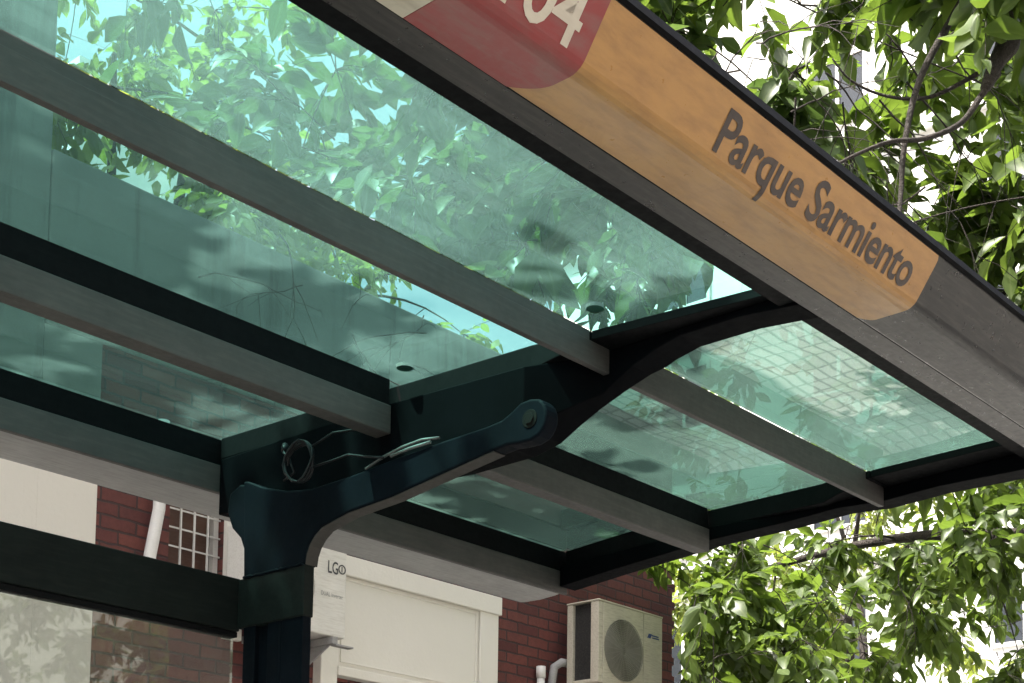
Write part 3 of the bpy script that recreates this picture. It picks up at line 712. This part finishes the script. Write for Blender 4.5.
# ------------------------------------------------------------------ trees
LEAF_V = np.array([(0, 0, 0), (.16, .22, .02), (.16, -.22, .02), (.16, 0, -.02), (.42, .43, .04), (.42, -.43, .04), (.42, 0, -.02), (.72, .30, -.04), (.72, -.30, -.04), (.72, 0, -.08), (1, 0, -.22)], float)
LEAF_F = [(0, 3, 1), (0, 2, 3), (3, 6, 4, 1), (2, 5, 6, 3), (6, 9, 7, 4), (5, 8, 9, 6), (9, 10, 7), (8, 10, 9)]
def allowed(P, floor=0.0):
    """keep foliage out of buildings, out of the shelter and off the pavement"""
    x, y, z = P[:, 0], P[:, 1], P[:, 2] - EYE
    bad = (y > 6.9) & (x < 10.35) & (z < 4.55)
    bad |= (y > 6.85) & (x < 4.4)& (z < 9.3)
    bad |= (y > 0.9) & (y < 3.9) & (x < 4.3) & (z < 1.62)
    bad |= (y < 1.36) & (y > 0.90 * z)                                         # in front of the sign
    bad |= (z < 1.9) & (x < 7.0)
    bad |= (x < 1.40 * y + 0.12) & (z < 2.75) & (y > 3.0)                       # clear of the house front
    bad |= (x * x + y * y + z * z < 2.6 ** 2)
    bad |= (z < floor * y + 0.1) & (y > 2.0)
    bad |= (x > 29.5) | ((x > 15.2) & (y > 25.2))
    return ~bad

def tube_np(V, F, pts, rads, n):
    b = len(V); N = len(pts); upv = None
    for i, p in enumerate(pts):
        t = (pts[min(i + 1, N - 1)] - pts[max(i - 1, 0)]).normalized()
        if upv is None: upv = t.orthogonal().normalized()
        upv = upv - t * upv.dot(t); upv = upv.normalized() if upv.length > 1e-6 else t.orthogonal().normalized()
        s = t.cross(upv)
        for k in range(n):
            a = 2 * math.pi * k / n; V.append(tuple(p + (upv * math.cos(a) + s * math.sin(a)) * rads[i]))
    for i in range(N - 1):
        for k in range(n): F.append((b + i * n + k, b + i * n + (k + 1) % n, b + (i + 1) * n + (k + 1) % n, b + (i + 1) * n + k))

def make_tree(name, label, base, trunk_pts, trunk_r, limbs, blobs, seed, leafmat, leaf_len=0.105, twigs=9, per=9, spread=0.42, extra=(), wood_cut=True, floor=0.0, bare=()):
    """trunk and limbs -> branches to every foliage cluster -> twigs with alternate leaves"""
    rng = random.Random(seed); nr = np.random.default_rng(seed)
    root = empty(name, base); tag(root, label, 'tree')
    V, F = [], []; nodes = []                                                  # skeleton nodes (position, radius)
    def polyline(pts, r0, r1, n, reg=True, sub=5):
        P = [Vector(p) for p in pts]; out = []
        for i in range(len(P) - 1):
            p0, p1, p2, p3 = P[max(i - 1, 0)], P[i], P[i + 1], P[min(i + 2, len(P) - 1)]
            for k in range(sub):
                t = k / sub
                out.append(0.5 * ((2 * p1) + (p2 - p0) * t + (2 * p0 - 5 * p1 + 4 * p2 - p3) * t * t + (3 * p1 - p0 - 3 * p2 + p3) * t ** 3))
        out.append(P[-1]); N = len(out)
        rr = [r0 + (r1 - r0) * (i / (N - 1)) ** 0.8 for i in range(N)]
        e = (out[-1] - out[-2]).normalized()
        for q in (0.25, 0.5, 0.62): out.append(out[-1] + e * rr[N - 1] * 0.3); rr.append(rr[N - 1] * (1 - q) if q < 0.6 else 0.0005)
        tube_np(V, F, out, rr, n)
        if reg: nodes.extend(zip(out, rr))
    polyline(trunk_pts, trunk_r, trunk_r * 0.6, 12, False)
    nodes.append((Vector(trunk_pts[-1]), trunk_r * 0.55))
    for lp, r0, r1 in limbs: polyline(lp, r0, r1, 8)
    for lp, r0, r1 in extra: polyline(lp, r0, r1, 7, r0 > 0.03)
    for (c, rxyz, cnt) in bare:                                                # thin leafless twigs with side forks
        for _ in range(cnt):
            p = Vector([c[i] + rng.uniform(-1, 1) * rxyz[i] for i in range(3)]); d = Vector((rng.uniform(-1, 1), rng.uniform(-1, 1), rng.uniform(-.8, .5))).normalized()
            pts = [p]; forks = []
            for k in range(9):
                d = (d + Vector((rng.uniform(-.35, .35), rng.uniform(-.35, .35), rng.uniform(-.35, .28)))).normalized(); p = p + d * rng.uniform(.05, .11); pts.append(p)
                if rng.random() < 0.5: forks.append((p, (d + Vector((rng.uniform(-1, 1), rng.uniform(-1, 1), rng.uniform(-1, .6)))).normalized()))
            tube_np(V, F, pts, [0.0042 - 0.0034 * k / 9 for k in range(10)], 4)
            for q, e in forks: tube_np(V, F, [q, q + e * .09, q + e * .17 + Vector((0, 0, -.03)), q + e * rng.uniform(.22, .34) + Vector((0, 0, -.07))], [0.0024, 0.002, 0.0014, 0.0007], 3)
    LP, LD, LN, LL = [], [], [], []
    for (c, rxyz, cnt) in blobs:
        made = 0; tries = 0
        while made < cnt and tries < cnt * 30:
            tries += 1
            d = nr.normal(size=3); d /= np.linalg.norm(d); rr = nr.uniform(0.25, 1) ** 0.5
            p = np.array(c) + d * np.array(rxyz) * rr
            if not allowed(p[None], floor)[0]: continue
            made += 1
            cp = Vector(p)
            near = min(nodes, key=lambda q: (q[0] - cp).length)
            a = near[0]; L = (cp - a).length
            if L > 0.05:
                mid = a.lerp(cp, 0.5) + Vector((rng.uniform(-.1, .1), rng.uniform(-.1, .1), rng.uniform(0.02, .16))) * L
                r0 = min(near[1] * 0.7, 0.006 + 0.009 * L)
                path = [a, mid, cp]; P2 = []
                for k in range(6):
                    t = k / 5; P2.append(a * (1 - t) ** 2 + mid * 2 * t * (1 - t) + cp * t * t)
                ok = allowed(np.array([tuple(v) for v in P2[1:]]), floor)
                if not wood_cut or ok.all():
                    tube_np(V, F, P2, [r0 + (0.004 - r0) * k / 5 for k in range(6)], 5)
                    for v in P2[2:]: nodes.append((v, 0.006))
            outd = (cp - a).normalized() if L > 0.05 else Vector((0, 0, -1))
            for _ in range(twigs):
                td = Vector(nr.normal(size=3)); td.normalize(); td = (td * 0.9 + outd * 0.7 + Vector((0, 0, -0.25))).normalized()
                tl = rng.uniform(0.55, 1.15) * spread
                bend = Vector((rng.uniform(-.25, .25), rng.uniform(-.25, .25), -0.30)) * tl
                tp = [cp + td * (tl * t) + bend * t * t for t in (0, .33, .66, 1)]
                if not allowed(np.array([tuple(tp[-1])]), floor)[0]: continue
                tube_np(V, F, tp, [0.0038, 0.003, 0.0022, 0.0012], 3)
                side = td.cross(Vector((0, 0, 1)));
                side = side.normalized() if side.length > .1 else Vector((1, 0, 0))
                for i in range(per):
                    t = 0.12 + 0.88 * (i + 1) / per
                    pos = cp + td * (tl * t) + bend * t * t + Vector((rng.uniform(-.02, .02), rng.uniform(-.02, .02), rng.uniform(-.015, .015)))
                    tan = (td + bend / tl * 2 * t).normalized()
                    sg = 1 if i % 2 else -1
                    dr = (tan * (0.6 if i < per - 1 else 1.5) + side * sg * rng.uniform(.2, 1.0) + Vector((rng.uniform(-.6, .6), rng.uniform(-.6, .6), rng.uniform(-.8, .25)))).normalized()
                    nn = Vector((rng.uniform(-.9, .9), rng.uniform(-.9, .9), 1.0)); nn = nn - dr * nn.dot(dr)
                    if nn.length < 0.15: nn = dr.orthogonal()
                    LP.append(tuple(pos)); LD.append(tuple(dr)); LN.append(tuple(nn.normalized())); LL.append(leaf_len * (rng.uniform(.42, 1.0) if rng.random() < .55 else rng.uniform(.85, 1.3)))
    LP, LD, LN, LL = map(np.array, (LP, LD, LN, LL))
    k = allowed(LP + LD * LL[:, None], floor) & allowed(LP, floor); LP, LD, LN, LL = LP[k], LD[k], LN[k], LL[k]
    SD = np.cross(LN, LD); n = len(LP)
    wdt = nr.uniform(0.42, 0.60, n); curl = nr.uniform(-0.6, 1.6, n)
    A = LEAF_V[None, :, 0] * LL[:, None]; B = LEAF_V[None, :, 1] * (LL * wdt / 0.43 * 0.5 * 1.0)[:, None] * 2 * 0.5 * 2 * 0.5
    C = (LEAF_V[None, :, 2] * curl[:, None] + np.abs(LEAF_V[None, :, 1]) * nr.uniform(0.0, 0.35, n)[:, None]) * LL[:, None]
    X = LP[:, None] + A[..., None] * LD[:, None] + B[..., None] * SD[:, None] + C[..., None] * LN[:, None]
    verts = X.reshape(-1, 3)
    fl = [len(f) for f in LEAF_F]; flat = np.array([i for f in LEAF_F for i in f])
    loops = (flat[None] + (np.arange(n) * 11)[:, None]).ravel()
    starts = np.concatenate([[0], np.cumsum(fl)[:-1]]); ls = (starts[None] + (np.arange(n) * len(flat))[:, None]).ravel()
    off = Vector(base)
    me = bpy.data.meshes.new('crown')
    me.vertices.add(len(verts)); me.vertices.foreach_set('co', (verts - np.array(base)).astype(np.float32).ravel())
    me.loops.add(len(loops)); me.loops.foreach_set('vertex_index', loops.astype(np.int32))
    me.polygons.add(len(ls)); me.polygons.foreach_set('loop_start', ls.astype(np.int32))
    me.polygons.foreach_set('loop_total', np.tile(fl, n).astype(np.int32))
    me.polygons.foreach_set('use_smooth', np.ones(len(ls), bool))
    me.update(calc_edges=True)
    av = me.attributes.new('vein', 'FLOAT', 'POINT'); av.data.foreach_set('value', np.tile(np.abs(LEAF_V[:, 1]), n).astype(np.float32))
    at = me.attributes.new('tint', 'FLOAT', 'POINT'); at.data.foreach_set('value', np.repeat(nr.beta(2, 2, n), 11).astype(np.float32))
    me.materials.append(leafmat)
    o = bpy.data.objects.new('crown', me); COL.objects.link(o); o.parent = root
    me = bpy.data.meshes.new('trunk'); me.from_pydata([tuple(Vector(v) - off) for v in V], [], F); me.update()
    me.polygons.foreach_set('use_smooth', np.ones(len(me.polygons), bool)); me.materials.append(m_bark)
    o = bpy.data.objects.new('trunk', me); COL.objects.link(o); o.parent = root
    print(name, 'leaves', n, 'wood faces', len(F))
    return root

# street tree past the right end of the shelter: its trunk stands out of frame, its crown fills the right
make_tree('street_tree', 'leafy street tree past the right end of the shelter with thick dark bough', (10.2, 2.6, 0),
          [(10.2, 2.6, -0.02), (10.15, 2.62, 1.2), (10.1, 2.6, 2.6), (10.0, 2.6, 3.6)], 0.19,
          [([(10.0, 2.6, 3.5), (8.6, 2.9, 4.6), (7.3, 2.4, 5.6), (5.4, 2.2, 6.4)], 0.11, 0.03),
           ([(10.0, 2.6, 3.5), (10.2, 3.8, 4.2), (10.6, 5.4, 4.6), (10.9, 7.2, 4.6)], 0.09, 0.02),
           ([(10.0, 2.6, 3.6), (11.5, 4.2, 5.6), (12.6, 6.0, 6.6), (13.6, 8.0, 7.2)], 0.10, 0.02),
           ([(10.0, 2.6, 3.6), (9.5, 1.6, 5.2), (8.4, 0.8, 6.2)], 0.08, 0.02)],
          [((10.6, 5.6, 4.1), (1.7, 1.6, 1.0), 26), ((11.6, 5.4, 3.5), (1.5, 1.5, 0.9), 9), ((9.6, 4.4, 4.8), (1.6, 1.5, 0.9), 16),
           ((8.6, 3.2, 6.0), (2.0, 1.5, 1.1), 17), ((12.8, 6.8, 6.6), (2.4, 2.2, 1.5), 20), ((6.6, 3.2, 6.0), (1.2, 1.0, 0.6), 12), ((4.98, 2.02, 4.78), (0.25, 0.15, 0.2), 3), ((6.9, 3.0, 4.9), (0.8, 0.6, 0.5), 10), ((7.6, 3.1, 5.2), (0.7, 0.6, 0.5), 8), ((9.3, 6.2, 4.0), (0.8, 0.7, 0.5), 14), ((9.9, 6.7, 3.7), (0.5, 0.4, 0.6), 10), ((8.8, 5.5, 3.6), (0.8, 0.7, 0.5), 7),
           ((11.0, 3.6, 5.6), (1.8, 1.5, 1.0), 12)], 11, m_leaf, 0.17,
          extra=[([(6.4, 2.15, 6.1), (5.33, 1.96, 5.13), (5.05, 2.01, 4.87), (4.87, 2.03, 4.62), (4.78, 2.0, 4.48), (4.735, 2.02, 4.40), (4.69, 2.045, 4.29)], 0.11, 0.017),
                 ([(4.74, 2.02, 4.36), (4.68, 2.05, 4.27), (4.59, 2.09, 4.14), (4.47, 2.16, 4.06), (4.35, 2.22, 4.02), (4.25, 2.28, 3.96), (4.14, 2.33, 3.88)], 0.014, 0.005),
                 ([(5.0, 2.1, 5.1), (4.8, 2.15, 4.75), (4.72, 2.2, 4.58), (4.63, 2.23, 4.42), (4.57, 2.25, 4.27), (4.52, 2.26, 4.08), (4.52, 2.27, 3.96), (4.48, 2.26, 3.82)], 0.017, 0.008),
                 ([(4.76, 2.1, 4.40), (4.74, 2.27, 4.37), (4.73, 2.43, 4.43), (4.64, 2.52, 4.48), (4.59, 2.57, 4.56)], 0.009, 0.003)],
          bare=[((4.85, 2.7, 4.65), (0.5, 0.45, 0.35), 22), ((6.4, 3.6, 5.6), (0.8, 0.6, 0.5), 16), ((9.0, 5.0, 3.9), (1.0, 0.8, 0.6), 18)])
# street tree at the left: crown hangs over the canopy
make_tree('street_tree', 'leafy street tree whose branches hang over the teal glass canopy', (-2.6, 3.4, 0),
          [(-2.6, 3.4, -0.02), (-2.55, 3.4, 1.5), (-2.4, 3.45, 3.2), (-2.1, 3.5, 4.4)], 0.21,
          [([(-2.1, 3.5, 4.3), (-0.4, 3.7, 5.6), (1.8, 3.8, 6.2), (4.2, 4.2, 6.2), (6.0, 4.6, 5.8)], 0.12, 0.025),
           ([(-2.1, 3.5, 4.3), (-0.9, 4.6, 6.0), (0.8, 5.4, 7.2)], 0.10, 0.03),
           ([(-2.1, 3.5, 4.3), (-1.6, 2.2, 6.0), (0.5, 1.6, 7.0)], 0.08, 0.02)],
          [((4.6, 4.5, 5.6), (1.9, 1.3, 0.8), 13), ((3.2, 4.0, 5.4), (1.4, 1.1, 0.7), 7), ((4.9, 5.9, 5.5), (0.9, 0.8, 0.6), 11), ((5.9, 5.0, 5.3), (0.9, 0.7, 0.5), 5), ((4.9, 4.0, 4.55), (0.6, 0.4, 0.3), 4), ((4.5, 3.6, 4.5), (0.6, 0.3, 0.3), 3), ((4.9, 4.6, 5.0), (0.7, 0.5, 0.4), 4), ((1.2, 4.2, 6.4), (1.6, 1.2, 0.9), 22), ((-0.6, 4.0, 6.6), (1.8, 1.5, 1.0), 14),
           ((6.0, 4.6, 5.5), (1.2, 1.0, 0.7), 3)], 23, m_leaf_shade, 0.18, floor=0.63, bare=[((4.9, 6.0, 4.9), (0.6, 0.5, 0.3), 8), ((4.6, 5.0, 4.6), (0.7, 0.5, 0.3), 5)])
# yard tree behind the parapet
make_tree('yard_tree', 'yellow green tree rising behind the stained parapet of the brick house', (7.2, 10.6, 0),
          [(7.2, 10.6, -0.02), (7.25, 10.6, 2.5), (7.2, 10.5, 4.6)], 0.18,
          [([(7.2, 10.5, 4.5), (6.4, 9.9, 6.4), (6.0, 9.4, 8.0)], 0.09, 0.02), ([(7.2, 10.5, 4.5), (8.6, 10.2, 6.6), (9.6, 9.6, 8.2)], 0.09, 0.02),
           ([(7.2, 10.5, 4.5), (7.4, 10.6, 7.2), (7.6, 10.4, 9.6)], 0.10, 0.02)],
          [((6.4, 9.4, 7.0), (1.9, 1.5, 1.2), 56), ((8.2, 9.6, 7.0), (1.6, 1.4, 0.9), 24), ((6.2, 10.2, 9.0), (1.6, 1.6, 1.2), 30)], 37, m_leaf2, 0.15)
# farther trees at the right
make_tree('background_tree', 'bright green tree farther along the pavement beyond the house corner', (17.5, 9.5, 0),
          [(17.5, 9.5, -0.02), (17.4, 9.5, 2.0), (17.5, 9.4, 3.6)], 0.2,
          [([(17.5, 9.4, 3.5), (16.4, 9.0, 5.4), (15.6, 8.4, 6.6)], 0.1, 0.02), ([(17.5, 9.4, 3.5), (18.6, 10.0, 6.0), (18.8, 10.6, 8.0)], 0.1, 0.02)],
          [((16.6, 8.6, 5.0), (2.0, 1.8, 1.6), 26), ((18.2, 10.4, 6.6), (2.2, 2.2, 1.8), 30)], 51, m_leaf2, 0.16)
# tree across the road, reflected in the rear pane
make_tree('opposite_tree', 'round leafy tree across the road, seen as reflection in the rear pane', (9.5, -9.6, 0),
          [(9.5, -9.6, -0.02), (9.5, -9.6, 2.0), (9.6, -9.5, 3.4)], 0.2,
          [([(9.6, -9.5, 3.4), (8.2, -9.0, 5.2)], 0.1, 0.02), ([(9.6, -9.5, 3.4), (11.2, -9.2, 5.4)], 0.1, 0.02)],
          [((9.6, -9.3, 5.4), (3.4, 1.8, 1.9), 90)], 77, m_leaf, 0.16)
